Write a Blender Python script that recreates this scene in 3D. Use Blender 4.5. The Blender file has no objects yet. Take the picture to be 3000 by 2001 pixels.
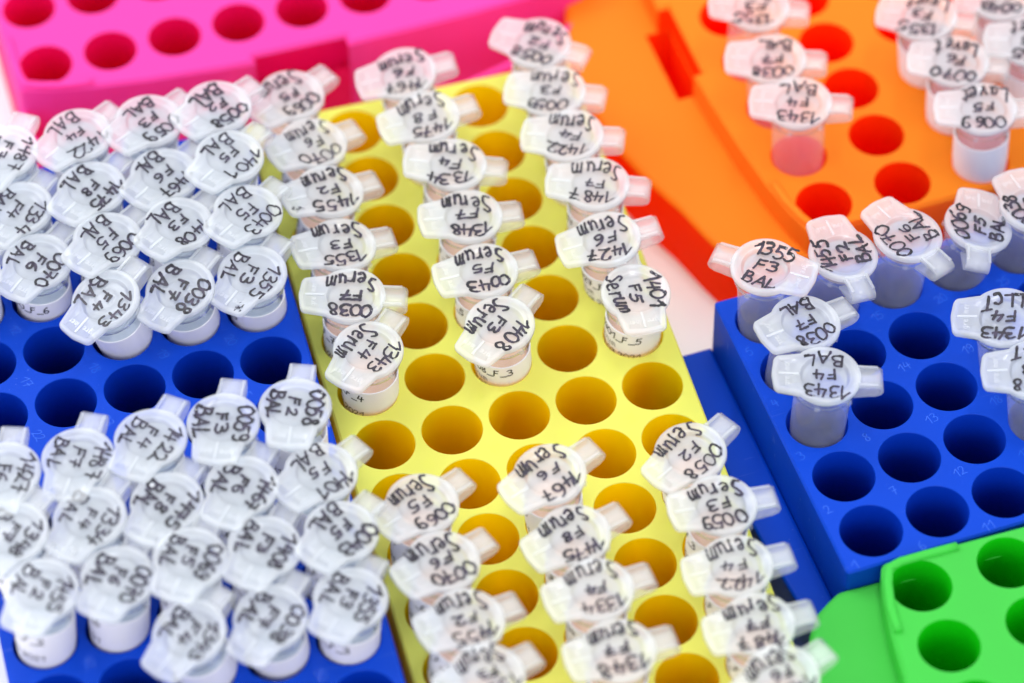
import bpy, bmesh, math, random
from mathutils import Vector, Matrix, Quaternion

# ---------------------------------------------------------------- camera
S = 0.01                       # one millimetre-ish rack unit in scene units
scn = bpy.context.scene
col = scn.collection
CAM_P = Vector((-79.1806, -404.1609, 539.8963))
CAM_R = Vector((0.96508, -0.26179, -0.00915))
CAM_U = Vector((0.20923, 0.74938, 0.62821))
CAM_F = Vector((0.15760, 0.60819, -0.77799))
cd = bpy.data.cameras.new('camera'); cam = bpy.data.objects.new('camera', cd); col.objects.link(cam)
m = Matrix((CAM_R, CAM_U, -CAM_F)).transposed().to_4x4(); m.translation = CAM_P * S
cam.matrix_world = m
cd.sensor_width = 36.0; cd.lens = 124.37; cd.clip_start = 0.05; cd.clip_end = 200
cd.dof.use_dof = True; cd.dof.focus_distance = 676 * S; cd.dof.aperture_fstop = 0.78
scn.camera = cam

# ---------------------------------------------------------------- world and lamps
w = bpy.data.worlds.new("World"); scn.world = w; w.use_nodes = True
nt = w.node_tree; bg = nt.nodes['Background']
tc = nt.nodes.new('ShaderNodeTexCoord'); sx = nt.nodes.new('ShaderNodeSeparateXYZ'); rp = nt.nodes.new('ShaderNodeValToRGB')
nt.links.new(tc.outputs['Generated'], sx.inputs[0]); nt.links.new(sx.outputs['Z'], rp.inputs[0]); nt.links.new(rp.outputs[0], bg.inputs[0])
rp.color_ramp.elements[0].position = 0.0; rp.color_ramp.elements[0].color = (0.82, 0.83, 0.86, 1)
rp.color_ramp.elements[1].position = 0.8; rp.color_ramp.elements[1].color = (0.95, 0.97, 1.0, 1)
bg.inputs[1].default_value = 1.0
def area(name, loc, size, power, color=(1, 1, 1), target=(20, 10, 0)):
    l = bpy.data.lights.new(name, 'AREA'); l.shape = 'RECTANGLE'; l.size = size[0] * S; l.size_y = size[1] * S
    l.energy = power; l.color = color
    o = bpy.data.objects.new(name, l); col.objects.link(o); o.location = Vector(loc) * S
    d = (Vector(target) - Vector(loc)).normalized(); o.rotation_euler = d.to_track_quat('-Z', 'Y').to_euler()
    return o
area('window_light', (-420, 520, 620), (420, 300), 260, (0.96, 0.98, 1.0))
area('ceiling_light', (160, -60, 800), (260, 90), 150, (1.0, 0.98, 0.95))
area('added_fill_light', (-150, -800, 420), (420, 260), 130, (1.0, 0.98, 0.96))  # added fill from the camera side, brightens the far well walls
area('ceiling_spot', (-40, 400, 830), (26, 26), 14)
area('ceiling_spot', (30, 420, 830), (26, 26), 14)
area('ceiling_spot', (0, 370, 830), (20, 30), 10)
scn.view_settings.view_transform = 'Standard'; scn.view_settings.look = 'None'
scn.view_settings.exposure = 0.38; scn.view_settings.gamma = 1.0
scn.cycles.max_bounces = 20; scn.cycles.diffuse_bounces = 14; scn.cycles.glossy_bounces = 4
scn.cycles.transmission_bounces = 12; scn.cycles.transparent_max_bounces = 24
scn.cycles.use_denoising = True
scn.cycles.caustics_reflective = False; scn.cycles.sample_clamp_indirect = 6

RNG = random.Random(7)
TABLE_Z = -24.0

# ---------------------------------------------------------------- materials
def nodes_of(name):
    mt = bpy.data.materials.new(name); mt.use_nodes = True
    return mt, mt.node_tree, mt.node_tree.nodes['Principled BSDF']
def rack_plastic(name, color, rough=0.38, scuff=0.0, scuff_col=(0.5, 0.6, 0.9), glow=None, through=0.35):
    mt, nt, b = nodes_of(name)
    b.inputs['Base Color'].default_value = (*color, 1); b.inputs['Roughness'].default_value = rough
    b.inputs['Specular IOR Level'].default_value = 0.15
    tc = nt.nodes.new('ShaderNodeTexCoord')
    n = nt.nodes.new('ShaderNodeTexNoise'); n.inputs['Scale'].default_value = 9; n.inputs['Detail'].default_value = 8
    nt.links.new(tc.outputs['Object'], n.inputs['Vector'])
    # gloss varies over the moulded surface
    mr = nt.nodes.new('ShaderNodeMapRange'); mr.inputs[3].default_value = rough - 0.06; mr.inputs[4].default_value = rough + 0.14
    nt.links.new(n.outputs[0], mr.inputs[0]); nt.links.new(mr.outputs[0], b.inputs['Roughness'])
    n2 = nt.nodes.new('ShaderNodeTexNoise'); n2.inputs['Scale'].default_value = 160; n2.inputs['Detail'].default_value = 3
    nt.links.new(tc.outputs['Object'], n2.inputs['Vector'])
    bp = nt.nodes.new('ShaderNodeBump'); bp.inputs['Strength'].default_value = 0.06; bp.inputs['Distance'].default_value = 0.004
    nt.links.new(n2.outputs[0], bp.inputs['Height']); nt.links.new(bp.outputs[0], b.inputs['Normal'])
    if scuff > 0:
        # fine pale scratches: stretched noise, thresholded, broken up by a patchy mask
        outs = []
        for ang, sc in ((0.5, 70), (-0.9, 55), (1.6, 90)):
            mp = nt.nodes.new('ShaderNodeMapping'); mp.inputs['Rotation'].default_value = (0, 0, ang); mp.inputs['Scale'].default_value = (0.035, 1, 0.3)
            nt.links.new(tc.outputs['Object'], mp.inputs['Vector'])
            s_ = nt.nodes.new('ShaderNodeTexNoise'); s_.inputs['Scale'].default_value = sc; s_.inputs['Detail'].default_value = 2
            nt.links.new(mp.outputs[0], s_.inputs['Vector'])
            r_ = nt.nodes.new('ShaderNodeMapRange'); r_.inputs[1].default_value = 0.70; r_.inputs[2].default_value = 0.78
            nt.links.new(s_.outputs[0], r_.inputs[0]); outs.append(r_.outputs[0])
        sp = nt.nodes.new('ShaderNodeTexNoise'); sp.inputs['Scale'].default_value = 210; sp.inputs['Detail'].default_value = 1
        nt.links.new(tc.outputs['Object'], sp.inputs['Vector'])
        r_ = nt.nodes.new('ShaderNodeMapRange'); r_.inputs[1].default_value = 0.77; r_.inputs[2].default_value = 0.82
        nt.links.new(sp.outputs[0], r_.inputs[0]); outs.append(r_.outputs[0])
        cur = outs[0]
        for o_ in outs[1:]:
            mx = nt.nodes.new('ShaderNodeMath'); mx.operation = 'MAXIMUM'
            nt.links.new(cur, mx.inputs[0]); nt.links.new(o_, mx.inputs[1]); cur = mx.outputs[0]
        ms = nt.nodes.new('ShaderNodeMapRange'); ms.inputs[1].default_value = 0.45; ms.inputs[2].default_value = 0.65; ms.inputs[4].default_value = scuff
        nt.links.new(n.outputs[0], ms.inputs[0])
        mu = nt.nodes.new('ShaderNodeMath'); mu.operation = 'MULTIPLY'; nt.links.new(cur, mu.inputs[0]); nt.links.new(ms.outputs[0], mu.inputs[1])
        mc = nt.nodes.new('ShaderNodeMix'); mc.data_type = 'RGBA'
        mc.inputs['A'].default_value = (*color, 1); mc.inputs['B'].default_value = (*scuff_col, 1)
        nt.links.new(mu.outputs[0], mc.inputs['Factor']); nt.links.new(mc.outputs['Result'], b.inputs['Base Color'])
    if glow:     # light soaks through the moulded plastic and comes out deeper in colour
        tl = nt.nodes.new('ShaderNodeBsdfTranslucent'); tl.inputs[0].default_value = (*glow, 1)
        mx = nt.nodes.new('ShaderNodeMixShader'); mx.inputs[0].default_value = through
        out = nt.nodes['Material Output']
        nt.links.new(b.outputs[0], mx.inputs[1]); nt.links.new(tl.outputs[0], mx.inputs[2]); nt.links.new(mx.outputs[0], out.inputs[0])
    return mt
YEL = (0.78, 0.89, 0.18); BLU = (0.0, 0.052, 0.53); PNK = (1.0, 0.075, 0.50); ORG = (1.0, 0.35, 0.022); GRN = (0.085, 0.66, 0.095)
TY = dict(glow=(1.0, 0.88, 0.02), through=0.42); TB = dict(glow=(0.0, 0.04, 0.6), through=0.15)
TP = dict(glow=(1.0, 0.0, 0.16), through=0.38); TO = dict(glow=(1.0, 0.055, 0.002), through=0.50); TG = dict(glow=(0.01, 0.75, 0.01), through=0.42)
M_yel = rack_plastic('yellow_plastic', YEL, 0.45, 0.04, (0.95, 0.95, 0.5), **TY)
M_blu = rack_plastic('blue_plastic', BLU, 0.42, 0.5, (0.25, 0.42, 0.9), **TB)
M_pnk = rack_plastic('pink_plastic', PNK, 0.45, **TP)
M_org = rack_plastic('orange_plastic', ORG, 0.45, **TO)
M_grn = rack_plastic('green_plastic', GRN, 0.45, **TG)
# well walls: same plastic, deeper; light soaking through is put into the colour
W_yel = rack_plastic('yellow_plastic_baked_light', (1.0, 0.80, 0.01), 0.45, glow=(1.0, 0.80, 0.004), through=0.86)
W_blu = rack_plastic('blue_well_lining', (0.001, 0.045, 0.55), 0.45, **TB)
W_pnk = rack_plastic('pink_plastic_baked_light', (0.80, 0.004, 0.15), 0.45, glow=(1.0, 0.0, 0.12), through=0.25)
W_org = rack_plastic('orange_plastic_baked_light', (1.0, 0.13, 0.002), 0.45, glow=(1.0, 0.06, 0.0), through=0.75)
W_grn = rack_plastic('green_plastic_baked_light', (0.01, 0.66, 0.01), 0.45, **TG)
DEEP_TONE = {M_yel: W_yel, M_blu: W_blu, M_pnk: W_pnk, M_org: W_org, M_grn: W_grn}
def tinted(name, color, rough=0.3):
    mt, nt, b = nodes_of(name); b.inputs['Base Color'].default_value = (*color, 1); b.inputs['Roughness'].default_value = rough
    return mt
M_yel_n = M_yel
M_blu_n = tinted('blue_raised_plastic', (0.01, 0.10, 0.66), 0.22)

def frosted(name, clear, color, transl=0.35, coat=0.6, haze_rough=None):
    """milky polypropylene: partly clear, partly scattering white, with a gloss on top"""
    mt = bpy.data.materials.new(name); mt.use_nodes = True; nt = mt.node_tree; nt.nodes.clear()
    N = nt.nodes.new; L = nt.links.new
    out = N('ShaderNodeOutputMaterial')
    df = N('ShaderNodeBsdfDiffuse'); df.inputs[0].default_value = (*color, 1)
    tl = N('ShaderNodeBsdfTranslucent'); tl.inputs[0].default_value = (*color, 1)
    m1 = N('ShaderNodeMixShader'); m1.inputs[0].default_value = transl; L(df.outputs[0], m1.inputs[1]); L(tl.outputs[0], m1.inputs[2])
    tr = N('ShaderNodeBsdfTransparent'); tr.inputs[0].default_value = (0.985, 0.99, 0.995, 1)
    rf = N('ShaderNodeBsdfRefraction'); rf.inputs['Roughness'].default_value = 0.35; rf.inputs['IOR'].default_value = 1.12
    mb = N('ShaderNodeMixShader'); mb.inputs[0].default_value = 0.35 if haze_rough is None else haze_rough; L(tr.outputs[0], mb.inputs[1]); L(rf.outputs[0], mb.inputs[2])
    tcn = N('ShaderNodeTexCoord'); nz = N('ShaderNodeTexNoise'); nz.inputs['Scale'].default_value = 22; nz.inputs['Detail'].default_value = 5
    L(tcn.outputs['Object'], nz.inputs['Vector'])
    mr = N('ShaderNodeMapRange'); mr.inputs[3].default_value = clear - 0.07; mr.inputs[4].default_value = clear + 0.07; L(nz.outputs[0], mr.inputs[0])
    m2 = N('ShaderNodeMixShader'); L(mr.outputs[0], m2.inputs[0]); L(m1.outputs[0], m2.inputs[1]); L(mb.outputs[0], m2.inputs[2])
    gl = N('ShaderNodeBsdfGlossy'); gl.inputs['Roughness'].default_value = 0.16
    n2 = N('ShaderNodeTexNoise'); n2.inputs['Scale'].default_value = 45; n2.inputs['Detail'].default_value = 4; L(tcn.outputs['Object'], n2.inputs['Vector'])
    bp = N('ShaderNodeBump'); bp.inputs['Strength'].default_value = 0.12; bp.inputs['Distance'].default_value = 0.004
    L(n2.outputs[0], bp.inputs['Height']); L(bp.outputs[0], gl.inputs['Normal'])
    fr = N('ShaderNodeFresnel'); fr.inputs[0].default_value = 1.45; L(bp.outputs[0], fr.inputs['Normal'])
    mu = N('ShaderNodeMath'); mu.operation = 'MULTIPLY'; mu.inputs[1].default_value = coat; L(fr.outputs[0], mu.inputs[0])
    # only the outer side of a wall carries the gloss (no false total reflection from inside)
    ge = N('ShaderNodeNewGeometry'); sb = N('ShaderNodeMath'); sb.operation = 'SUBTRACT'; sb.inputs[0].default_value = 1.0; L(ge.outputs['Backfacing'], sb.inputs[1])
    mg = N('ShaderNodeMath'); mg.operation = 'MULTIPLY'; L(mu.outputs[0], mg.inputs[0]); L(sb.outputs[0], mg.inputs[1])
    m3 = N('ShaderNodeMixShader'); L(mg.outputs[0], m3.inputs[0]); L(m2.outputs[0], m3.inputs[1]); L(gl.outputs[0], m3.inputs[2])
    L(m3.outputs[0], out.inputs[0])
    return mt
M_cap = frosted('frosted_cap_plastic', 0.68, (0.90, 0.94, 0.97), transl=0.3)
M_rim = frosted('thick_rim_plastic', 0.64, (0.92, 0.95, 0.98), transl=0.3)
M_thin = frosted('thin_cap_centre_plastic', 0.80, (0.90, 0.94, 0.97), transl=0.3)
M_hinge = frosted('clear_hinge_plastic', 0.78, (0.95, 0.97, 0.985), haze_rough=0.2)
M_body = frosted('frosted_tube_plastic', 0.84, (0.86, 0.90, 1.0), haze_rough=0.0, coat=0.8)
M_relief = frosted('moulded_relief_plastic', 0.68, (0.97, 0.98, 1.0), coat=1.2)
M_serum = tinted('serum_liquid', (0.80, 0.50, 0.36), 0.15)
M_bal = tinted('lavage_liquid', (0.55, 0.63, 0.70), 0.15)
M_tissue = tinted('pink_sample_liquid', (0.62, 0.22, 0.22), 0.15)
mt, nt, b = nodes_of('label_paper'); M_paper = mt
b.inputs['Base Color'].default_value = (0.80, 0.79, 0.83, 1); b.inputs['Roughness'].default_value = 0.55
mt, nt, b = nodes_of('marker_ink'); M_ink = mt
tcn = nt.nodes.new('ShaderNodeTexCoord'); nz = nt.nodes.new('ShaderNodeTexNoise'); nz.inputs['Scale'].default_value = 60; nz.inputs['Detail'].default_value = 4
nt.links.new(tcn.outputs['Object'], nz.inputs['Vector'])
cr = nt.nodes.new('ShaderNodeValToRGB'); nt.links.new(nz.outputs[0], cr.inputs[0]); nt.links.new(cr.outputs[0], b.inputs['Base Color'])
cr.color_ramp.elements[0].position = 0.42; cr.color_ramp.elements[0].color = (0.006, 0.005, 0.010, 1)
cr.color_ramp.elements[1].position = 0.78; cr.color_ramp.elements[1].color = (0.05, 0.035, 0.08, 1)
b.inputs['Roughness'].default_value = 0.45
M_print = tinted('printed_ink', (0.012, 0.012, 0.014), 0.6); M_print_thin = tinted('grey_printed_ink', (0.12, 0.12, 0.13), 0.6)
mt, nt, b = nodes_of('white_table_laminate'); M_table = mt
b.inputs['Base Color'].default_value = (0.86, 0.85, 0.86, 1); b.inputs['Roughness'].default_value = 0.4

# ---------------------------------------------------------------- object helpers
def link_mesh(name, bm, mats, parent=None, smooth=False):
    me = bpy.data.meshes.new(name); bm.to_mesh(me); bm.free()
    if not isinstance(mats, (list, tuple)): mats = [mats]
    for x in mats: me.materials.append(x)
    if smooth:
        me.polygons.foreach_set('use_smooth', [True] * len(me.polygons))
    o = bpy.data.objects.new(name, me); col.objects.link(o)
    if parent: o.parent = parent
    return o
def empty(name, loc=(0, 0, 0), rotz=0):
    o = bpy.data.objects.new(name, None); col.objects.link(o); o.location = loc; o.rotation_euler = (0, 0, rotz); o.empty_display_size = 0.02
    return o
def tag(o, label, cat, group=None):
    o['label'] = label; o['category'] = cat
    if group: o['group'] = group
def circle(cx, cy, r, n=40, ph=0.0):
    return [(cx + r * math.cos(ph + 2 * math.pi * i / n), cy + r * math.sin(ph + 2 * math.pi * i / n)) for i in range(n)]
def offset(poly, d):
    """inset a CCW polygon by d"""
    n = len(poly); out = []
    for i in range(n):
        a, b_, c = Vector(poly[i - 1]), Vector(poly[i]), Vector(poly[(i + 1) % n])
        e1 = (b_ - a).normalized(); e2 = (c - b_).normalized()
        n1 = Vector((-e1.y, e1.x)); n2 = Vector((-e2.y, e2.x)); nn = n1 + n2
        k = d * 2 / max(nn.length_squared, 0.4)
        out.append((b_.x + nn.x * k, b_.y + nn.y * k))
    return out
def round_poly(pts, radii, seg=6):
    """round the corners of a CCW polygon"""
    n = len(pts); out = []
    for i in range(n):
        r = radii[i] if isinstance(radii, (list, tuple)) else radii
        p0, p1, p2 = Vector(pts[i - 1]), Vector(pts[i]), Vector(pts[(i + 1) % n])
        if r <= 0: out.append(tuple(p1)); continue
        d0 = (p0 - p1); d2 = (p2 - p1); a = d0.angle(d2); t = min(r / math.tan(a / 2), d0.length * .48, d2.length * .48)
        A = p1 + d0.normalized() * t; B = p1 + d2.normalized() * t
        for k in range(seg + 1):
            s = k / seg
            q = A * (1 - s) ** 2 + p1 * 2 * s * (1 - s) + B * s * s
            out.append((q.x, q.y))
    return out
def ring(bm, poly, z): return [bm.verts.new((x * S, y * S, z * S)) for x, y in poly]
def bridge(bm, lo, hi, mi=0, smooth=False, flip=False):
    n = len(lo)
    for i in range(n):
        v = (lo[i], lo[(i + 1) % n], hi[(i + 1) % n], hi[i])
        f = bm.faces.new(v[::-1] if flip else v); f.material_index = mi; f.smooth = smooth
def block(outline, ztop, zbot, holes, R, well_bottom, chamfer=0.4):
    """moulded rack block: flat top pierced by round wells, chamfered rim, side walls"""
    bm = bmesh.new()
    ins = offset(outline, chamfer)
    edges = []
    def loop_edges(vs):
        for i in range(len(vs)): edges.append(bm.edges.new((vs[i], vs[(i + 1) % len(vs)])))
    o_ = ring(bm, ins, ztop); loop_edges(o_)
    hl = []
    for cx, cy in holes:
        c = circle(cx, cy, R + 0.12, 44); v = ring(bm, c, ztop); loop_edges(v); hl.append((cx, cy, v))
    r = bmesh.ops.triangle_fill(bm, use_beauty=True, use_dissolve=False, edges=edges, normal=(0, 0, 1))
    for f in bm.faces:
        f.normal_update()
        if f.normal.z < 0: f.normal_flip()
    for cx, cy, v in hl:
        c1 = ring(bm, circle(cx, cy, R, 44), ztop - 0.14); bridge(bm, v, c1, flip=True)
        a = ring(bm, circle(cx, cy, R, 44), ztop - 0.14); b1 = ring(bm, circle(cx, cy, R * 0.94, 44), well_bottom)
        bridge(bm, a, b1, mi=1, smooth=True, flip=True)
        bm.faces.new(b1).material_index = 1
    a = ring(bm, ins, ztop); b1 = ring(bm, outline, ztop - chamfer); bridge(bm, b1, a)
    a = ring(bm, outline, ztop - chamfer); b1 = ring(bm, outline, zbot); bridge(bm, b1, a, smooth=len(outline) > 30)
    return bm
def annulus_skirt(inner, outer, z, zbot, bevel=0.8, slot=None):
    """base flange round the block: flat ledge with a rounded outer edge dropping to the table; slot = four local points cut through"""
    bm = bmesh.new(); edges = []
    ins = offset(outer, bevel)
    def loop_edges(vs):
        for i in range(len(vs)): edges.append(bm.edges.new((vs[i], vs[(i + 1) % len(vs)])))
    loop_edges(ring(bm, ins, z)); loop_edges(ring(bm, inner, z)); sv = None
    if slot: sv = ring(bm, slot, z); loop_edges(sv)
    bmesh.ops.triangle_fill(bm, use_beauty=True, use_dissolve=False, edges=edges, normal=(0, 0, 1))
    for f in bm.faces:
        f.normal_update()
        if f.normal.z < 0: f.normal_flip()
    def within(poly, x, y):
        c = False
        for i in range(len(poly)):
            (x1, y1), (x2, y2) = poly[i - 1], poly[i]
            if (y1 > y) != (y2 > y) and x < (x2 - x1) * (y - y1) / (y2 - y1) + x1: c = not c
        return c
    bad = []
    for f in bm.faces:
        c = f.calc_center_median() / S
        if within(inner, c.x, c.y) or (slot and within(slot, c.x, c.y)): bad.append(f)
    bmesh.ops.delete(bm, geom=bad, context='FACES_ONLY')
    if sv:
        b1 = ring(bm, slot, z - 13); bridge(bm, sv, b1, mi=1, flip=True); bm.faces.new(b1).material_index = 1  # slot walls in the deeper copy, shade put into the colour
    prev = ins; pz = z
    for k in range(1, 5):
        a = k / 4 * math.pi / 2
        cur = offset(outer, bevel * (1 - math.sin(a))); cz = z - bevel * (1 - math.cos(a))
        A = ring(bm, prev, pz); B = ring(bm, cur, cz); bridge(bm, B, A, smooth=True); prev, pz = cur, cz
    A = ring(bm, prev, pz); B = ring(bm, outer, zbot); bridge(bm, B, A, mi=1, smooth=True)  # outer wall in the deeper copy: glow through the plastic painted as colour
    bmesh.ops.remove_doubles(bm, verts=[v for v in bm.verts if v.co.z < (z - .01) * S], dist=1e-6)
    return bm

# ---------------------------------------------------------------- pen strokes: a small hand-drawn alphabet
G = {
 '0': [[(.38, 1), (.1, .8), (.02, .45), (.2, .06), (.48, .04), (.68, .35), (.62, .78), (.38, 1), (.28, .98)]],
 '1': [[(.02, .62), (.3, .84), (.5, 1)], [(.5, 1), (.47, .6), (.4, .0)]],
 '2': [[(.06, .78), (.22, .98), (.5, .96), (.58, .72), (.38, .38), (.04, .06)], [(.04, .06), (.3, .1), (.66, .02)]],
 '3': [[(.06, .93), (.34, 1), (.56, .86), (.46, .64), (.24, .55)], [(.24, .55), (.55, .48), (.62, .24), (.4, .02), (.04, .06)]],
 '4': [[(.26, 1), (.16, .7), (.04, .42)], [(.04, .42), (.35, .42), (.72, .46)], [(.56, .86), (.5, .4), (.46, .0)]],
 '5': [[(.2, .98), (.14, .75), (.1, .56)], [(.1, .56), (.38, .62), (.58, .42), (.5, .12), (.26, .0), (.02, .08)], [(.2, .98), (.42, .97), (.66, 1)]],
 '6': [[(.5, 1), (.22, .8), (.06, .42), (.16, .08), (.42, .02), (.58, .24), (.44, .48), (.2, .44), (.1, .3)]],
 '7': [[(.04, .94), (.3, .96), (.6, .98)], [(.6, .98), (.44, .55), (.3, .0)], [(.16, .5), (.4, .52), (.66, .52)]],
 '8': [[(.5, .86), (.34, 1), (.14, .86), (.22, .62), (.46, .42), (.56, .18), (.34, .0), (.1, .14), (.16, .4), (.42, .6), (.54, .82), (.46, .92)]],
 '9': [[(.54, .84), (.34, 1), (.08, .86), (.1, .6), (.34, .5), (.54, .68), (.56, .86)], [(.56, .86), (.54, .4), (.4, .04), (.12, .0)]],
 'F': [[(.14, 1), (.12, .5), (.06, .0)], [(.12, .96), (.36, .97), (.6, 1)], [(.1, .54), (.3, .55), (.5, .57)]],
 'B': [[(.12, 1), (.1, .5), (.08, .02)], [(.08, .96), (.42, 1), (.52, .8), (.34, .58), (.12, .54)], [(.12, .54), (.52, .5), (.62, .22), (.4, .0), (.06, .02)]],
 'A': [[(.0, .0), (.2, .52), (.36, 1)], [(.36, 1), (.5, .5), (.64, .0)], [(.14, .36), (.34, .36), (.58, .38)]],
 'L': [[(.12, 1), (.1, .5), (.08, .04)], [(.08, .04), (.3, .04), (.6, .08)]],
 'C': [[(.58, .86), (.36, 1), (.1, .76), (.06, .36), (.26, .04), (.6, .12)]],
 'T': [[(.0, .96), (.34, .98), (.68, 1)], [(.36, .97), (.35, .5), (.34, .0)]],
 's': [[(.5, .9), (.26, 1.02), (.1, .82), (.3, .58), (.48, .34), (.34, .06), (.04, .1)]],
 'S': [[(.56, .88), (.3, 1.02), (.1, .82), (.3, .56), (.54, .32), (.36, .02), (.04, .1)]],
 'e': [[(.1, .34), (.34, .38), (.5, .52), (.34, .66), (.12, .52), (.08, .22), (.28, .02), (.56, .12)]],
 'r': [[(.1, .64), (.14, .36), (.12, .04)], [(.12, .4), (.28, .6), (.5, .6)]],
 'u': [[(.06, .62), (.06, .22), (.22, .04), (.44, .16), (.5, .6)], [(.5, .6), (.48, .3), (.56, .04)]],
 'm': [[(.04, .62), (.08, .34), (.06, .04)], [(.08, .42), (.22, .62), (.34, .5), (.34, .06)], [(.34, .42), (.5, .62), (.64, .48), (.68, .06)]],
 'a': [[(.48, .54), (.28, .64), (.08, .42), (.14, .08), (.36, .1), (.5, .5)], [(.5, .58), (.48, .28), (.6, .04)]],
 'v': [[(.04, .62), (.16, .3), (.26, .04)], [(.26, .04), (.38, .36), (.52, .64)]],
 't': [[(.24, .94), (.2, .5), (.22, .1), (.46, .06)], [(.02, .62), (.22, .64), (.46, .66)]],
 'g': [[(.5, .54), (.28, .66), (.08, .42), (.14, .1), (.38, .1), (.5, .5)], [(.52, .62), (.5, .0), (.38, -.3), (.08, -.24)]],
 'i': [[(.2, .62), (.2, .34), (.2, .04)], [(.2, .84), (.2, .88), (.21, .92)]],
 'n': [[(.06, .64), (.08, .34), (.08, .04)], [(.08, .42), (.26, .64), (.44, .5), (.46, .04)]],
 '_': [[(.0, -.08), (.3, -.08), (.66, -.08)]],
 '.': [[(.1, .0), (.12, .03), (.14, .0)]],
}
ADV = {'1': .66, 'i': .42, '.': .3, 'm': .86, 'r': .6, 'F': .8, '_': .74}
def smooth_line(p, k=4):
    if len(p) < 3: return [p[0], ((p[0][0] + p[-1][0]) / 2, (p[0][1] + p[-1][1]) / 2), p[-1]]
    q = [p[0]] + list(p) + [p[-1]]; out = []
    for i in range(1, len(q) - 2):
        a, b_, c, d = q[i - 1], q[i], q[i + 1], q[i + 2]
        for s in range(k):
            t = s / k
            out.append(tuple(0.5 * ((2 * b_[j]) + (-a[j] + c[j]) * t + (2 * a[j] - 5 * b_[j] + 4 * c[j] - d[j]) * t * t + (-a[j] + 3 * b_[j] - 3 * c[j] + d[j]) * t ** 3) for j in (0, 1)))
    out.append(tuple(p[-1])); return out
def text_lines(txt, height, width, jit=0.0, rng=None):
    """polylines of a word, centred on the origin, fitted to a width"""
    xs = 0; lines = []
    for ch in txt:
        dx = (rng.uniform(-1, 1) * jit if rng else 0); dy = (rng.uniform(-1, 1) * jit * 1.3 if rng else 0)
        sc = 1 + (rng.uniform(-1, 1) * jit if rng else 0); sh = (rng.uniform(-.12, .16) if rng else 0)
        for st in G[ch]:
            pts = [(xs + dx + (x * sc + sh * (y - .5)) + (rng.uniform(-.03, .03) if rng else 0), dy + y * sc + (rng.uniform(-.03, .03) if rng else 0)) for x, y in st]
            lines.append(smooth_line(pts))
        xs += ADV.get(ch, .78)
    tot = xs - .12; kx = width / tot
    return [[((x - tot / 2) * kx, (y - .5) * height) for x, y in l] for l in lines]
def stroke(bm, line, wid, place, k, rng=None, lift=0.006):
    """a pen stroke as a thin ribbon with rounded ends; place(x, y, n) -> 3D point"""
    n = len(line); L_, R_ = [], []
    tang = []
    for i in range(n):
        a = line[max(0, i - 1)]; b_ = line[min(n - 1, i + 1)]; t = Vector((b_[0] - a[0], b_[1] - a[1]))
        tang.append(t.normalized() if t.length > 1e-6 else Vector((1, 0)))
    def add(p, t, h):
        nx, ny = -t.y, t.x
        L_.append(bm.verts.new(place(p[0] + nx * h, p[1] + ny * h, k * lift))); R_.append(bm.verts.new(place(p[0] - nx * h, p[1] - ny * h, k * lift)))
    p0, t0 = line[0], tang[0]
    add((p0[0] - t0.x * wid * .48, p0[1] - t0.y * wid * .48), t0, wid * .2); add((p0[0] - t0.x * wid * .3, p0[1] - t0.y * wid * .3), t0, wid * .42)
    for i in range(n):
        add(line[i], tang[i], wid * .5 * (1 + (rng.uniform(-.16, .16) if rng else 0)))
    p1, t1 = line[-1], tang[-1]
    add((p1[0] + t1.x * wid * .3, p1[1] + t1.y * wid * .3), t1, wid * .42); add((p1[0] + t1.x * wid * .48, p1[1] + t1.y * wid * .48), t1, wid * .2)
    for i in range(len(L_) - 1):
        try: bm.faces.new((R_[i], R_[i + 1], L_[i + 1], L_[i]))
        except ValueError: pass
# ---------------------------------------------------------------- table
bm = bmesh.new()
vs = [bm.verts.new((x * S, y * S, TABLE_Z * S)) for x, y in ((-900, -700), (1100, -700), (1100, 1300), (-900, 1300))]
bm.faces.new(vs)
o = link_mesh('table_top', bm, M_table); o['kind'] = 'structure'

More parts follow.
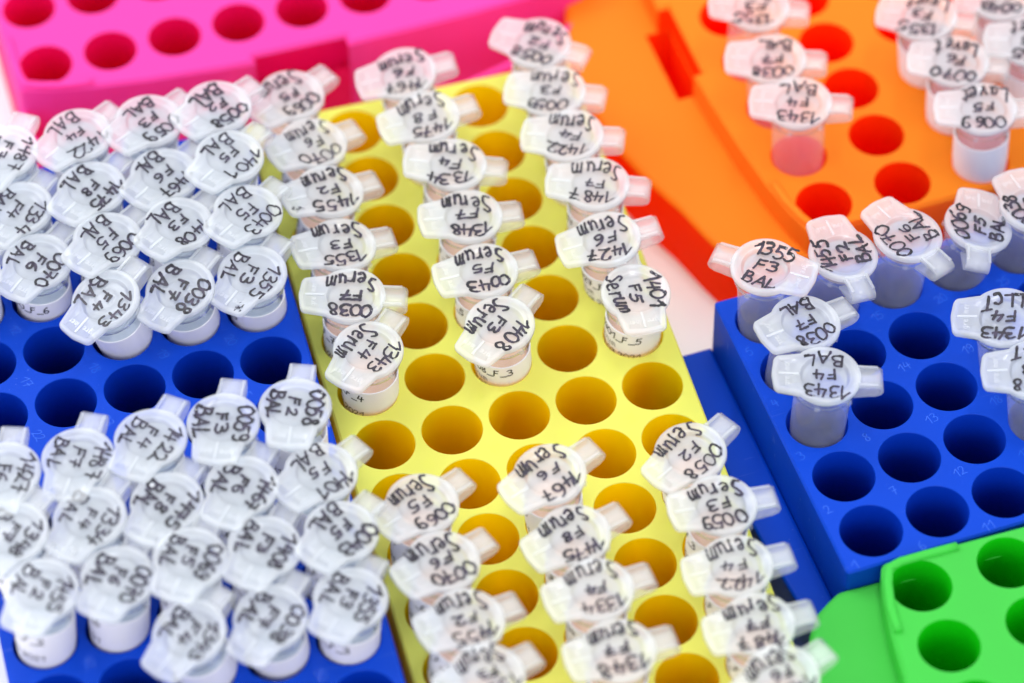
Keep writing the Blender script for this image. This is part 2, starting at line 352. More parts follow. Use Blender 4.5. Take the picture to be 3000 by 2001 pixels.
# ---------------------------------------------------------------- racks
P = 13.4
def numerals(parent, holes_xy, mat, z, rot, size=1.9, wid=0.16):
    k = 0
    for (cx, cy, txt) in holes_xy:
        bm = bmesh.new(); c, s_ = math.cos(rot), math.sin(rot)
        for line in text_lines(txt, size, size * .62 * len(txt)):
            def place(x, y, dz): return ((x * c - y * s_) * S, (x * s_ + y * c) * S, dz * S)
            k = (k + 1) % 4; stroke(bm, line, wid, place, k)
        o_ = link_mesh('embossed_number', bm, mat, parent); o_.location = (cx * S, cy * S, (z + 0.03) * S)
def long_rack(name, origin, rot, ztop, along_y, i0, i1, j0, j1, mat, nmat, label, ledge):
    """five by sixteen well rack with raised numbers and a lower ledge at the short ends"""
    root = empty(name, (origin[0] * S, origin[1] * S, TABLE_Z * S), rot); tag(root, label, 'tube rack', 'plastic tube racks on the white table')
    zt = ztop - TABLE_Z
    x0, x1, y0, y1 = i0 * P - 7.9, i1 * P + 7.8, j0 * P - 7.6, j1 * P + 7.7
    out = round_poly([(x0, y0), (x1, y0), (x1, y1), (x0, y1)], 0.9, 4)
    hs = [(i * P, j * P) for i in range(i0, i1 + 1) for j in range(j0, j1 + 1)]
    link_mesh('rack_body', block(out, zt, 0.02, hs, 5.93, 1.2), [mat, DEEP_TONE[mat]], root)
    nums = []; n = 0
    for j in range(j1, j0 - 1, -1):
        for i in range(i0, i1 + 1):
            n += 1; nums.append((i * P - P / 2 + .2, j * P - P / 2 + .2, str(n)))
    if not along_y:
        nums = []; n = 0
        for i in range(i0, i1 + 1):
            for j in range(j0, j1 + 1):
                n += 1; nums.append((i * P - P / 2 + .8, j * P - P / 2 + .4, str(n)))
    nums = [q for q in nums if x0 + 1.5 < q[0] < x1 - 1.5 and y0 + 1.2 < q[1] < y1 - 1.2]
    numerals(root, nums, nmat, zt, -1.25 if along_y else 0.25)
    # ledges at the short ends
    zl = zt - 13.9
    if along_y:
        pieces = [[(x1, y0), (x0, y0), (x0 + 1, y0 - ledge * .85), ((x0 + x1) / 2, y0 - ledge), (x1 - 1, y0 - ledge * .85)]]
    else:
        ym = (y0 + y1) / 2
        a = []; b_ = []
        for k in range(9):
            t = k / 8; y = y1 + (y0 - y1) * t; d = ledge * (0.76 + 0.27 * math.sin(math.pi * min(1, .06 + t * .94)))
            a.append((x0 - d, y)); b_.append((x1 + d, y))
        pieces = [[(x0, y0), (x0, y1)] + a, [(x1, y1), (x1, y0)] + b_[::-1]]
    for pc in pieces:
        area_ = sum(pc[i - 1][0] * pc[i][1] - pc[i][0] * pc[i - 1][1] for i in range(len(pc)))
        if area_ < 0: pc = pc[::-1]
        bm = bmesh.new(); prev = offset(pc, 0.9)
        top = ring(bm, prev, zl); bm.faces.new(top); pz = zl
        for k in range(1, 4):
            an = k / 3 * math.pi / 2; cur = offset(pc, .9 * (1 - math.sin(an))); cz = zl - .9 * (1 - math.cos(an))
            bridge(bm, ring(bm, cur, cz), ring(bm, prev, pz)); prev, pz = cur, cz
        bridge(bm, ring(bm, pc, 0.02), ring(bm, prev, pz))
        link_mesh('base_ledge', bm, mat, root)
    return root
long_rack('tube_rack', (0, 0), 0, 0, True, 0, 4, -9, 6, M_yel, M_yel_n, 'yellow plastic tube rack running through the middle, with tubes in three columns', 7.5)
long_rack('tube_rack', (-17.057, 21.80), -0.0098, 5.4, True, -4, 0, -11, 4, M_blu, M_blu_n, 'blue plastic tube rack at the left, crowded with capped tubes in two blocks', 7.5)
long_rack('tube_rack', (80.921, -34.11), 0.0652, 4.8, False, 0, 15, -1, 3, M_blu, M_blu_n, 'blue plastic tube rack at the right, mostly empty wells with a stepped ledge', 8.2)

def bowed_rack(name, origin, rot, zt_abs, swap, mat, label, n_long, n_short, hole_r, z_ledge, pk=1.0, bulge=99, slot_to=15.7):
    """rack with bulging sides. local frame: 'a' runs along the long side, 'b' across it"""
    root = empty(name, (origin[0] * S, origin[1] * S, TABLE_Z * S), rot); tag(root, label, 'tube rack', 'plastic tube racks on the white table')
    zt = zt_abs - TABLE_Z; zl = z_ledge - TABLE_Z
    pl, ps = 13.877 * pk, 17.141 * pk
    # long side profile: a from -7 to 117, b = outward distance
    plate = [(-7, -5.2), (0, -7.4), (8, -9.0), (20, -10.6), (34, -11.8), (42.2, -12.3), (42.2, -10.4), (62.3, -10.4), (62.3, -12.9), (76, -12.6), (90, -11.9), (104, -10.8), (114, -9.0), (119, -6.5)]
    skirt = [(-7.4, -13.0), (-6.0, -15.5), (-4, -18.5), (0, -21.4), (6, -23.4), (14, -25.6), (24, -29.4), (36, -32.8), (48, -34.0), (60, -33.2), (72, -30.4), (84, -26.6), (96, -22.6), (106, -19.0), (113, -15.0), (119.2, -9.5)]
    skirt = [(a, max(b_, -bulge + .02 * abs(a - 50))) for a, b_ in skirt]
    B1 = ps * (n_short - 1)
    def full(prof):
        return list(prof) + [(a, B1 - b_) for a, b_ in reversed(prof)]
    npl = len(plate)
    po = round_poly(full(plate), [2.2 if i in (0, npl - 1, npl, 2 * npl - 1) else (0 if abs(i - 6.5) < 2 or abs(2 * npl - 1 - i - 6.5) < 2 else 4) for i in range(2 * npl)], 4)
    so = round_poly(full(skirt), 3, 3)
    hs = [(i * pl, j * ps) for i in range(n_long) for j in range(n_short)]
    slot = [(62.2, -slot_to), (62.2, -10.55), (42.3, -10.55), (42.3, -slot_to)]
    def mp(pts):
        if swap == 'id': return [(a, b_) for a, b_ in pts]              # long side along local x, near side at -y
        if swap == 'up': return [(b_, a) for a, b_ in pts][::-1]        # long side along local y, b to -x, a upward
        if swap == 'down': return [(b_, -a) for a, b_ in pts]           # long side running to -y
    body_out = mp(po)
    # shallow recess in the block edge behind the slot
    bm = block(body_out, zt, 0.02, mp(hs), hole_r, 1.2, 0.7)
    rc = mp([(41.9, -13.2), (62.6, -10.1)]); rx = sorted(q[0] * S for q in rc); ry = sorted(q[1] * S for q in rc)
    for f in bm.faces:       # recess walls take the deeper copy; their shade is put into the colour
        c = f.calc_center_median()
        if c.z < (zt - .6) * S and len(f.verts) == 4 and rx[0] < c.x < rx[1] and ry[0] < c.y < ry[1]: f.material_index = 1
    link_mesh('rack_body', bm, [mat, DEEP_TONE[mat]], root)
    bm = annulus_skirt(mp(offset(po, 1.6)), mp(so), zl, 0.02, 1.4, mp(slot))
    link_mesh('base_skirt', bm, [mat, DEEP_TONE[mat]], root)
    # raised L-shaped lips at the corners of the top plate
    def lip(path):
        bm = bmesh.new(); w2 = 0.8
        L1 = []
        for i, q in enumerate(path):
            a = Vector(path[max(0, i - 1)]); b_ = Vector(path[min(len(path) - 1, i + 1)]); t = (b_ - a).normalized(); nn = Vector((-t.y, t.x))
            L1.append([(q[0] + nn.x * o1, q[1] + nn.y * o1, z1) for o1, z1 in ((-w2, -.02), (-w2, .5), (-w2 * .55, .8), (w2 * .55, .8), (w2, .5), (w2, -.02))])
        rows = [[bm.verts.new((x * S, y * S, (zt + z) * S)) for x, y, z in r] for r in L1]
        for i in range(len(rows) - 1):
            for k in range(5):
                f = bm.faces.new((rows[i][k], rows[i][k + 1], rows[i + 1][k + 1], rows[i + 1][k])); f.smooth = True
        bm.faces.new(rows[0]); bm.faces.new(rows[-1][::-1])
        bmesh.ops.recalc_face_normals(bm, faces=bm.faces)
        return bm
    def arcpts(a_end):
        pts = []
        q = [(8.5, -7.75), (3, -7.1), (-2, -5.75), (-5.3, -4.3), (-6.0, -1.7), (-6.1, 3), (-6.1, 9.5)]
        for i in range(len(q) - 1):
            for s_ in range(3):
                t = s_ / 3; pts.append((q[i][0] * (1 - t) + q[i + 1][0] * t, q[i][1] * (1 - t) + q[i + 1][1] * t))
        pts.append(q[-1]); return pts
    c1 = arcpts(0)
    for cc in (c1, [(a, B1 - b_) for a, b_ in c1], [(112 - a, b_) for a, b_ in c1], [(112 - a, B1 - b_) for a, b_ in c1]):
        mm = mp(cc); link_mesh('corner_lip', lip(mm), mat, root)
    return root
bowed_rack('tube_rack', (-44.485, 116.165), 0.02813, 0, 'id', M_pnk, 'bright pink plastic tube rack with empty wells at the far left', 9, 4, 5.6, -7, bulge=26.5, slot_to=12.9)
bowed_rack('tube_rack', (100.385, 35.592), 0.05914, 0, 'up', M_org, 'orange plastic tube rack with red-looking wells at the far right', 9, 4, 5.75, -7)
bowed_rack('tube_rack', (86.247, -62.516), 0.0365, 6, 'down', M_grn, 'green plastic tube rack with empty wells in the near right corner', 9, 4, 5.75, 0)

# ---------------------------------------------------------------- one sample tube, its parts built once
LT = 33.5; RC = 6.8
def cap_outline(N=72):
    """disc with a blunt lifting tab towards +x"""
    tabx, taby = 9.95, 3.75
    th = math.radians(46)
    arc = [(RC * math.cos(a), RC * math.sin(a)) for a in [th + (2 * math.pi - 2 * th) * i / 44 for i in range(45)]]
    tip = round_poly([(6.5, -5.6), (tabx - .35, -taby), (tabx + .15, 0), (tabx - .35, taby), (6.5, 5.6)], [0, 1.7, 6, 1.7, 0], 5)[0:]
    return arc + tip[1:-1]
OUT = cap_outline()
def shrink(poly, d): return offset(poly, d)
def build_cap():
    bm = bmesh.new(); n = len(OUT)
    def lay(poly, z): return ring(bm, poly, LT + z)
    l0 = lay(shrink(OUT, .25), -1.35); l1 = lay(OUT, -1.1); l2 = lay(OUT, -.38); l3 = lay(shrink(OUT, .12), -.12); l4 = lay(shrink(OUT, .38), 0); l5 = lay(shrink(OUT, .80), 0); l6 = lay(shrink(OUT, 1.05), -.1); l7 = lay(shrink(OUT, 1.2), -.32)
    for a, b_ in ((l0, l1), (l1, l2), (l2, l3), (l3, l4), (l4, l5), (l5, l6), (l6, l7)): bridge(bm, a, b_, mi=1, smooth=True)
    # circle rings: same point count, matched by direction from the centre
    def circ(r, z): 
        return [bm.verts.new((r * math.cos(math.atan2(y, x)) * S, r * math.sin(math.atan2(y, x)) * S, (LT + z) * S)) for x, y in OUT]
    c1 = circ(4.95, -.32); c2 = circ(4.75, -.5); c3 = circ(2.2, -.5); c4 = circ(2.0, -.42); c5 = circ(1.85, -.5)
    for a, b_, mi in ((l7, c1, 0), (c1, c2, 1), (c2, c3, 2), (c3, c4, 2), (c4, c5, 2)): bridge(bm, a, b_, mi=mi, smooth=True)
    bm.faces.new(c5).material_index = 2
    # underside and the plug that closes the tube
    d1 = circ(4.9, -1.35); bridge(bm, d1, l0, smooth=False)
    d2 = circ(4.75, -3.9); bridge(bm, d2, d1, smooth=True)
    d3 = circ(4.2, -3.9); bridge(bm, d3, d2); d4 = circ(4.2, -1.15); bridge(bm, d4, d3, smooth=True)
    bm.faces.new(d4[::-1])
    # rib on the tab
    def box(x0, x1, y0, y1, z0, z1):
        vs = [bm.verts.new((x * S, y * S, (LT + z) * S)) for z in (z0, z1) for x, y in ((x0, y0), (x1, y0), (x1, y1), (x0, y1))]
        for f in ((4, 5, 6, 7), (0, 1, 5, 4), (1, 2, 6, 5), (2, 3, 7, 6), (3, 0, 4, 7)): bm.faces.new([vs[i] for i in f])
    box(5.0, 8.8, -.22, .22, -.33, -.12)
    bm.faces.ensure_lookup_table()
    for f in bm.faces[-5:]: f.material_index = 1
    return bm
def build_hinge():
    bm = bmesh.new()
    path = [(-5.7, -.5), (-7.5, -.5), (-9.2, -.48), (-10.1, -.6), (-10.65, -1.0), (-10.8, -1.7), (-10.5, -2.5), (-9.6, -3.0), (-8.2, -3.1), (-5.6, -3.1)]
    hw = [2.75, 2.45, 2.4, 2.4, 2.4, 2.4, 2.4, 2.4, 2.45, 2.8]; th = .5; rows = []
    for i, (x, z) in enumerate(path):
        a = Vector(path[max(0, i - 1)]); b_ = Vector(path[min(len(path) - 1, i + 1)]); t = (b_ - a).normalized(); nx, nz = t.y, -t.x
        if i == 0: nx, nz = 0, 1
        w_ = hw[i]
        # outward offset is away from the fold
        o_ = Vector((-t.y, t.x)); o_ = -o_
        rows.append([(x + o_.x * th / 2, -w_, z + o_.y * th / 2), (x + o_.x * th / 2, w_, z + o_.y * th / 2), (x - o_.x * th / 2, w_, z - o_.y * th / 2), (x - o_.x * th / 2, -w_, z - o_.y * th / 2)])
    vr = [[bm.verts.new((a * S, b_ * S, (LT + c) * S)) for a, b_, c in r] for r in rows]
    for i in range(len(vr) - 1):
        for k in range(4):
            f = bm.faces.new((vr[i][k], vr[i][(k + 1) % 4], vr[i + 1][(k + 1) % 4], vr[i + 1][k])); f.smooth = k in (0, 2)
    bm.faces.new(vr[0]); bm.faces.new(vr[-1][::-1])
    for sy in (-1, 1):     # stiffening ridges along both sides of the strap
        y0, y1 = sorted((sy * 1.85, sy * 2.38)); vs = []
        for z in (-.24, .02):
            for x, y in ((-9.9, y0), (-6.2, y0), (-6.2, y1), (-9.9, y1)): vs.append(bm.verts.new((x * S, y * S, (LT + z) * S)))
        for f in ((4, 5, 6, 7), (0, 1, 5, 4), (1, 2, 6, 5), (2, 3, 7, 6), (3, 0, 4, 7)): bm.faces.new([vs[i] for i in f])
    bmesh.ops.recalc_face_normals(bm, faces=bm.faces)
    return bm
def lathe(bm, prof, n=40, cap0=True, cap1=False):
    rs = [ring(bm, circle(0, 0, r, n), z) for r, z in prof]
    for i in range(len(rs) - 1): bridge(bm, rs[i], rs[i + 1], smooth=True)
    if cap0: bm.faces.new(rs[0][::-1])
    if cap1: bm.faces.new(rs[-1])
def build_body():
    bm = bmesh.new()
    lathe(bm, [(1.3, 0), (2.0, .35), (5.0, 14.5), (5.3, 17), (5.42, LT - 5.2), (5.42, LT - 3.9)])
    lathe(bm, [(5.42, LT - 3.9), (6.15, LT - 3.7), (6.2, LT - 2.0), (6.0, LT - 1.5)], cap0=False)
    for a in range(0, 360, 60):   # small nubs under the collar
        an = math.radians(a + 17); c, s_ = math.cos(an), math.sin(an)
        p = [(5.9, -.55), (6.75, -.4), (6.75, .4), (5.9, .55)]
        vs = [bm.verts.new(((x * c - y * s_) * S, (x * s_ + y * c) * S, (LT + z) * S)) for z in (-3.3, -2.7) for x, y in p]
        for f in ((3, 2, 1, 0), (4, 5, 6, 7), (0, 1, 5, 4), (1, 2, 6, 5), (2, 3, 7, 6)): bm.faces.new([vs[i] for i in f])
    return bm
def build_liquid(top):
    bm = bmesh.new(); lathe(bm, [(1.0, .5), (4.5, 14.4), (4.85, 17), (4.9, top)], 32, True, True); return bm
def build_paper():
    bm = bmesh.new(); lathe(bm, [(5.36, 15.5), (5.56, 19), (5.60, LT - 7.2)], 48, False, False)
    lathe(bm, [(5.60, LT - 7.2), (5.44, LT - 7.15)], 48, False, False); return bm
def build_relief():
    """small moulded lettering on the tab, either side of the rib, reading across the tab"""
    bm = bmesh.new(); k = 0
    for word, yc in (('gre', 1.75), ('iner', -1.75)):
        for line in text_lines(word, 1.15, 2.3):
            def place(x, y, dz, yc=yc): return ((7.3 + y) * S, (yc - x) * S, (LT - .27 + dz) * S)
            k = (k + 1) % 3; stroke(bm, line, .17, place, k)
    return bm
proto = {}
hidden_col = None
def mesh_of(name, bm, *mats):
    me = bpy.data.meshes.new(name); bm.to_mesh(me); bm.free()
    for x in mats: me.materials.append(x)
    return me
ME = {'cap': mesh_of('cap', build_cap(), M_cap, M_rim, M_thin), 'hinge': mesh_of('hinge', build_hinge(), M_hinge), 'tube_body': mesh_of('tube_body', build_body(), M_body),
      'paper_label': mesh_of('paper_label', build_paper(), M_paper), 'moulded_lettering': mesh_of('moulded_lettering', build_relief(), M_relief),
      'serum': mesh_of('liquid', build_liquid(LT - 8.8), M_serum), 'bal': mesh_of('liquid', build_liquid(LT - 12.5), M_bal), 'tis': mesh_of('liquid', build_liquid(LT - 9), M_tissue)}
INNER = offset(OUT, 1.25)
def inside(x, y):
    c = False; n = len(INNER)
    for i in range(n):
        (x1, y1), (x2, y2) = INNER[i - 1], INNER[i]
        if (y1 > y) != (y2 > y) and x < (x2 - x1) * (y - y1) / (y2 - y1) + x1: c = not c
    return c
def writing(rows, rng, smudged=False):
    bm = bmesh.new(); k = 0
    num, fn, ty = rows
    wt = rng.uniform(.44, .60); dx = rng.uniform(-.2, .4); tilt = rng.uniform(-.05, .05)
    specs = [(num, 3.9, 2.8, 8.7), (fn, -.2, 2.1, 4.4), (ty, -3.9, 2.6 if ty.isupper() else 3.6, {'BAL': 7.4, 'LLCT': 8.2, 'serum': 9.6, 'Lavet': 9.2}[ty])]
    for txt, yy, hh, ww in specs:
        t2 = tilt + rng.uniform(-.035, .035); ww *= rng.uniform(.93, 1.03); ox = dx + rng.uniform(-.2, .2)
        oy = yy + rng.uniform(-.12, .12) + (.0 if not ty == txt else (-.0 if txt.isupper() else .35)); c, s_ = math.cos(t2), math.sin(t2)
        bow = .03 if yy < -1 else (-.022 if yy > 1 else 0)
        for line in text_lines(txt, hh * rng.uniform(.92, 1.1), ww, .10, rng):
            k += 1
            def place(x, y, dz):
                y = y + bow * x * x
                X = ox + x * c - y * s_; Y = oy + x * s_ + y * c
                return (X * S, Y * S, (LT + (-.285 if inside(X, Y) else .03) + dz) * S) if (X * X + Y * Y > 25.2 or not inside(X, Y)) else (X * S, Y * S, (LT - .29 + dz) * S)
            stroke(bm, line, wt * rng.uniform(.88, 1.15), place, k % 5, rng, .004)
    if smudged:      # half-wiped ink near the corner of the tab
        for q in range(16):
            x0, y0 = rng.gauss(8.0, .75), rng.gauss(2.9, .45); an = rng.uniform(-.9, .3); ln = rng.uniform(.15, .6)
            k += 1; stroke(bm, smooth_line([(x0, y0), (x0 + ln * math.cos(an), y0 + ln * math.sin(an))]), rng.uniform(.08, .24), lambda x, y, dz: (x * S, y * S, (LT + .03 + dz) * S), k % 6, rng, .004)
    me = bpy.data.meshes.new('handwriting'); bm.to_mesh(me); bm.free(); me.materials.append(M_ink); return me
def printing(num, fn, ty, end_ang):
    bm = bmesh.new(); k = 0; R = 5.62
    for txt, zz, hh, ww, wd, mi in ((num + '_F_' + fn[1], LT - 9.0, 1.75, 10.5, .27, 0), ({'serum': 'Serum', 'BAL': 'BAL', 'Lavet': 'Lavet'}.get(ty, 'LLCT'), LT - 11.6, 1.7, 5.2, .15, 1), ('19.03.2021', LT - 14.1, 1.5, 10.5, .17, 0)):
        st = len(bm.faces)
        x_end = 0 if mi == 0 else -5.3
        for line in text_lines(txt, hh, ww):
            k = (k + 1) % 3
            def place(x, y, dz):
                a = end_ang + (x - ww / 2 + x_end) / R; r = R + dz + .01
                return (r * math.cos(a) * S, r * math.sin(a) * S, (zz + y) * S)
            stroke(bm, line, wd, place, k, None, .004)
        bm.faces.ensure_lookup_table()
        for f in bm.faces[st:]: f.material_index = mi
    me = bpy.data.meshes.new('printed_text'); bm.to_mesh(me); bm.free(); me.materials.append(M_print); me.materials.append(M_print_thin); return me

RACKS = {'Y': ((0, 0), 0, P, P, 0), 'BL': ((-17.057, 21.80), -0.0098, P, P, 5.4), 'BR': ((80.921, -34.11), 0.0652, P, P, 4.8), 'OR': ((100.385, 35.592), 0.05914, 17.141, 13.877, 0)}
WHERE = {'Y': 'yellow rack', 'BL': 'left blue rack', 'BR': 'right blue rack', 'OR': 'orange rack'}
GROUP = {'Y': 'serum sample tubes in the yellow rack', 'BL': 'sample tubes in the left blue rack', 'BR': 'sample tubes in the right blue rack', 'OR': 'sample tubes in the orange rack'}
PRINT_END = {('Y', 2, 1): 22, ('Y', 0, 1): -12, ('Y', 4, 1): 15, ('Y', 4, 2): 15, ('BL', -3, 2): 18, ('BL', -1, 1): -72, ('BL', -2, 1): -115, ('BL', 0, 1): -42, ('BL', 0, -2): -35, ('Y', 2, 2): -45}
NODDING = {('BL', -2, 1): .10, ('BL', -1, 1): .09, ('BL', 0, 1): .06, ('BL', -3, 2): .05, ('BL', -2, -5): .10, ('BL', -1, -5): .09, ('Y', 0, 1): .05, ('Y', 2, 1): .05, ('Y', 4, 1): .05}   # tubes that lean towards their lifting tab
TABLE = [
('Y', 0, 1, 13.1, 0.58, 0.0, 44, '1343', 'F4', 'serum'),
('Y', 0, 2, 13.9, 0.41, -0.0, -16, '0038', 'F7', 'serum'),
('Y', 0, 3, 13.5, 1.86, 0.0, 2, '1355', 'F3', 'serum'),
('Y', 0, 4, 14.5, 2.63, -0.0, 9, '1455', 'F2', 'serum'),
('Y', 0, 5, 14.4, 2.49, 0.0, 16, '0070', 'F6', 'serum'),
('Y', 0, 6, 15.0, 0.95, 0.0, 28, '0069', 'F5', 'serum'),
('Y', 2, 1, 12.2, -0.19, -0.0, 38, '1408', 'F3', 'serum'),
('Y', 2, 2, 13.0, 0.17, 0.0, 2, '0043', 'F5', 'serum'),
('Y', 2, 3, 14.1, 0.65, 0.0, -6, '1348', 'F7', 'serum'),
('Y', 2, 4, 14.9, 1.05, 0.0, -19, '1334', 'F4', 'serum'),
('Y', 2, 5, 15.3, -1.07, 0.0, 4, '1475', 'F8', 'serum'),
('Y', 2, 6, 14.7, -2.51, -0.0, -2, '1467', 'F6', 'serum'),
('Y', 4, 1, 13.0, 0.35, -0.0, 86, '1401', 'F5', 'serum'),
('Y', 4, 2, 14.6, -1.76, 0.0, 0, '1427', 'F6', 'serum'),
('Y', 4, 3, 15.8, -0.14, -0.0, -22, '1487', 'F7', 'serum'),
('Y', 4, 4, 16.1, -1.63, -0.0, -22, '1422', 'F4', 'serum'),
('Y', 4, 5, 15.1, -1.5, 0.0, -26, '0059', 'F3', 'serum'),
('Y', 4, 6, 15.6, -0.82, 0.0, -38, '0058', 'F2', 'serum'),
('Y', 2, -2, 16.4, -1.37, -0.0, 21, '1467', 'F6', 'serum'),
('Y', 0, -2, 16.1, 1.19, 0.0, 25, '0069', 'F5', 'serum'),
('Y', 0, -3, 15.8, 1.68, -0.0, 21, '0070', 'F6', 'serum'),
('Y', 0, -4, 15.6, 2.81, -0.0, 12, '1455', 'F2', 'serum'),
('Y', 0, -5, 17.1, 2.92, 0.06, 18, '1355', 'F3', 'serum'),
('Y', 2, -3, 14.7, -0.48, -0.0, 15, '1475', 'F8', 'serum'),
('Y', 2, -4, 15.7, -0.03, 0.0, 5, '1334', 'F4', 'serum'),
('Y', 2, -5, 15.2, 0.16, 0.0, 2, '1348', 'F7', 'serum'),
('Y', 4, -2, 13.4, -0.93, -0.0, 29, '0058', 'F2', 'serum'),
('Y', 4, -3, 13.8, 0.83, 0.0, -2, '0059', 'F3', 'serum'),
('Y', 4, -4, 13.1, -0.42, -0.0, -1, '1422', 'F4', 'serum'),
('Y', 4, -5, 13.2, -0.54, 0.0, 0, '1487', 'F7', 'serum'),
('Y', 4, -6, 15.7, -0.49, 0.0, 20, '1427', 'F6', 'serum'),
('BL', 0, 1, 11.0, -0.19, 0.0, 42, '1355', 'F3', 'BAL'),
('BL', -1, 1, 11.0, -1.06, -0.06, 40, '0038', 'F7', 'BAL'),
('BL', -2, 1, 12.2, -2.19, 0.0, 35, '1343', 'F4', 'BAL'),
('BL', -3, 2, 11.6, 0.34, -0.0, 44, '0070', 'F6', 'BAL'),
('BL', -4, 2, 11.5, -0.15, -0.0, 43, '1455', 'F2', 'BAL'),
('BL', 0, 2, 14.0, 2.16, 0.0, 39, '0043', 'F5', 'BAL'),
('BL', -1, 2, 14.3, 1.9, 0.0, 38, '1408', 'F3', 'BAL'),
('BL', -2, 2, 14.0, 1.08, -0.0, 38, '0069', 'F5', 'BAL'),
('BL', 0, 3, 15.8, 1.34, 0.0, 38, '1401', 'F5', 'BAL'),
('BL', -1, 3, 14.4, 1.61, -0.0, 38, '1467', 'F6', 'BAL'),
('BL', -2, 3, 14.6, 0.41, 0.0, 40, '1475', 'F8', 'BAL'),
('BL', -3, 3, 12.8, -0.92, 0.0, 43, '1334', 'F4', 'BAL'),
('BL', -4, 3, 12.4, -1.51, 0.0, 41, '1348', 'F7', 'BAL'),
('BL', 0, 4, 16.2, 1.76, 0.0, 29, '0058', 'F2', 'BAL'),
('BL', -1, 4, 16.0, 1.2, 0.0, 31, '0059', 'F3', 'BAL'),
('BL', -2, 4, 15.9, 0.19, 0.0, 32, '1422', 'F4', 'BAL'),
('BL', -3, 4, 15.1, -1.34, -0.0, 54, '1487', 'F7', 'BAL'),
('BL', 0, -2, 18.0, 0.09, 0.79, 69, '0058', 'F2', 'BAL'),
('BL', -1, -2, 18.0, -0.09, 0.77, 67, '0059', 'F3', 'BAL'),
('BL', -2, -2, 17.9, -0.37, 0.67, 51, '1422', 'F4', 'BAL'),
('BL', -3, -2, 17.2, -0.7, 0.18, 62, '1487', 'F7', 'BAL'),
('BL', -4, -2, 17.4, -0.99, 0.31, 69, '1427', 'F6', 'BAL'),
('BL', 0, -3, 15.6, 1.73, 0.0, 30, '1401', 'F5', 'BAL'),
('BL', -1, -3, 16.5, 0.35, 0.0, 51, '1467', 'F6', 'BAL'),
('BL', -2, -3, 16.3, -0.18, 0.0, 48, '1475', 'F8', 'BAL'),
('BL', -3, -3, 16.7, -1.05, 0.0, 45, '1334', 'F4', 'BAL'),
('BL', -4, -3, 17.0, -1.96, 0.03, 43, '1348', 'F7', 'BAL'),
('BL', 0, -4, 14.8, 2.56, -0.0, 40, '0043', 'F5', 'BAL'),
('BL', -1, -4, 15.2, 1.7, 0.0, 51, '1408', 'F3', 'BAL'),
('BL', -2, -4, 16.4, 1.5, 0.0, 56, '0069', 'F5', 'BAL'),
('BL', -3, -4, 15.5, 1.71, -0.0, 53, '0070', 'F6', 'BAL'),
('BL', -4, -4, 16.6, 1.24, 0.0, 56, '1455', 'F2', 'BAL'),
('BL', 0, -5, 12.7, 0.99, -0.0, 49, '1355', 'F3', 'BAL'),
('BL', -1, -5, 12.1, -0.42, 0.0, 46, '0038', 'F7', 'BAL'),
('BL', -2, -5, 12.9, -1.87, -0.0, 39, '1343', 'F4', 'BAL'),
('BR', 0, 1, 14.8, 0.72, 0.0, -17, '1343', 'F4', 'BAL'),
('BR', 0, 2, 14.5, 2.14, 0.0, 14, '0038', 'F7', 'BAL'),
('BR', 0, 3, 17.0, -0.81, 0.0, 142, '1355', 'F3', 'BAL'),
('BR', 1, 3, 14.5, 1.99, 0.0, -86, '1455', 'F2', 'BAL'),
('BR', 2, 3, 15.1, 1.99, 0.0, -66, '0070', 'F6', 'BAL'),
('BR', 3, 3, 12.0, 3.79, 0.0, -111, '0069', 'F5', 'BAL'),
('BR', 4, 3, 13.2, 2.06, 0.0, -78, '0038', 'F8', 'BAL'),
('BR', 3, 1, 17.0, -3.17, 0.0, -22, '1343', 'F4', 'LLCT'),
('BR', 3, 0, 16.9, -2.9, 0.0, -18, '0038', 'F8', 'LLCT'),
('OR', 0, 1, 16.5, -1.02, -0.0, -21, '1343', 'F4', 'BAL'),
('OR', 0, 2, 15.4, -1.01, 0.0, -21, '0038', 'F7', 'BAL'),
('OR', 0, 3, 16.9, 0.71, -0.0, -21, '1355', 'F3', 'BAL'),
('OR', 2, 0, 16.9, -0.98, -0.0, -19, '0069', 'F5', 'Lavet'),
('OR', 2, 1, 16.8, -1.01, 0.0, -25, '0070', 'F6', 'Lavet'),
('OR', 2, 2, 16.8, -2.14, -0.0, -30, '1355', 'F3', 'Lavet'),
('OR', 3, 1, 17.0, -1.36, -0.0, -22, '1365', 'F5', 'Lavet'),
('OR', 3, 2, 17.1, -2.05, 0.0, -22, '0043', 'F5', 'Lavet'),
]
ORD = ['front', 'second', 'third', 'fourth', 'fifth', 'sixth', 'seventh']
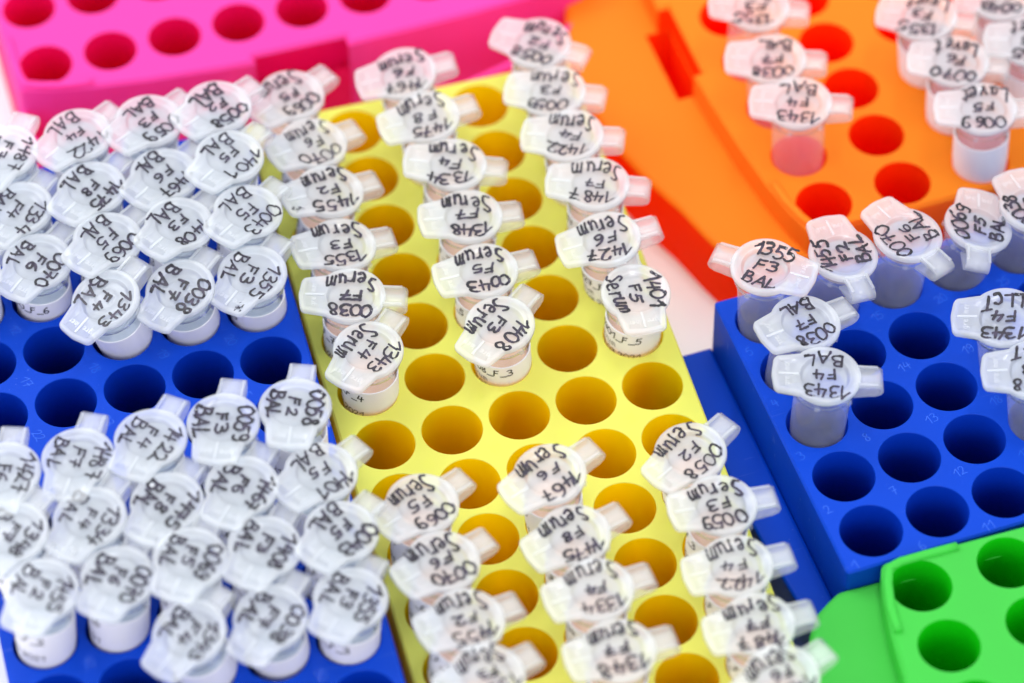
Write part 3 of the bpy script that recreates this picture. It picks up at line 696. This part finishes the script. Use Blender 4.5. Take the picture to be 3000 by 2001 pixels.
def label_for(k, i, j, num, fn, ty):
    m_ = '%s %s %s' % (num, fn, ty)
    block_ = 'far' if j > 0 else 'near'
    if k == 'Y':      # counted along its column, away from the empty wells in the middle
        n = (j - 1) if j > 0 else (-j - 2)
        return 'tube marked %s, %s from the gap in %s block, %s column, yellow rack' % (m_, 'first second third fourth fifth sixth'.split()[n], block_, {0: 'left', 2: 'middle', 4: 'right'}[i])
    if k == 'BL':
        return 'tube marked %s, %s row of %s block, %s column, left blue rack' % (m_, ORD[(j - 1) if j > 0 else (j + 5)], block_, ['rightmost', 'fourth', 'third', 'second', 'leftmost'][-i])
    if k == 'BR':
        w_ = {(0, 1): 'nearest on the left edge', (0, 2): 'leaning just behind the nearest one', (0, 3): 'at the far left corner', (1, 3): 'second in the far row', (2, 3): 'third in the far row', (3, 3): 'fourth in the far row', (4, 3): 'fifth in the far row', (3, 1): 'by the photo edge', (3, 0): 'lower one by the photo edge'}[(i, j)]
        return 'tube marked %s, %s of the right blue rack' % (m_, w_) if ' of ' not in w_ else m_
    w_ = {(0, 1): 'nearest in the left column', (0, 2): 'middle one of the left column', (0, 3): 'farthest in the left column', (2, 0): 'nearest of the ones with white paper bands', (2, 1): 'second with white paper band', (2, 2): 'third with white paper band', (3, 1): 'at the photo edge', (3, 2): 'in the top corner of the photo'}[(i, j)]
    return 'tube marked %s, %s, orange rack' % (m_, w_)
seen = set()
for (k, i, j, h, lx, ly, ang, num, fn, ty) in TABLE:
    (ox, oy), rot, px, py, zt = RACKS[k]
    rng = random.Random(hash((i * 31 + j * 7 + len(k) * 101 + int(num))) & 0xffff)
    c, s_ = math.cos(rot), math.sin(rot)
    H = Vector((ox + i * px * c - j * py * s_, oy + i * px * s_ + j * py * c, zt))
    capc = H + Vector((lx, ly, h)); pivot = H + Vector((0, 0, -4.0 if k != 'BR' else -5))
    ax = (capc - pivot).normalized()
    # hinge direction: local -x
    hd = Vector((math.cos(math.radians(ang)), math.sin(math.radians(ang)), 0))
    if (k, i, j) in NODDING: ax = (ax - hd * NODDING[(k, i, j)]).normalized()
    X = -(hd - ax * hd.dot(ax)).normalized(); Y = ax.cross(X)
    root = empty('sample_tube')
    mm = Matrix((X, Y, ax)).transposed().to_4x4(); mm.translation = (capc - ax * LT) * S; root.matrix_world = mm
    lb = label_for(k, i, j, num, fn, ty); assert lb not in seen, lb; seen.add(lb)
    tag(root, lb, 'sample tube', GROUP[k])
    def child(name, me, par):
        o_ = bpy.data.objects.new(name, me); col.objects.link(o_); o_.parent = par; return o_
    child('tube_body', ME['tube_body'], root)
    cap = child('cap', ME['cap'], root); child('hinge', ME['hinge'], root)
    child('handwriting', writing((num, fn, ty), rng, (k, i, j) in (('BL', 0, 1), ('Y', 0, 4))), cap); child('moulded_lettering', ME['moulded_lettering'], cap)
    liq = 'serum' if k == 'Y' else ('tis' if (k == 'OR' and i >= 2) else 'bal')
    if k == 'Y' or k == 'BL' or (k == 'OR' and i >= 2): child('liquid', ME[liq], root)
    if k in ('Y', 'BL') or (k == 'OR' and i >= 2):
        pl = child('paper_label', ME['paper_label'], root)
        # the printed lines end a little to one side of the face towards the room
        if k == 'OR': PRINT_END[(k, i, j)] = -120
        e = PRINT_END.get((k, i, j), rng.uniform(-70, 10))
        world_a = math.radians(-105.6 + e); a_loc = world_a - math.atan2(X.y, X.x)
        child('printed_text', printing(num, fn, ty, a_loc), pl)
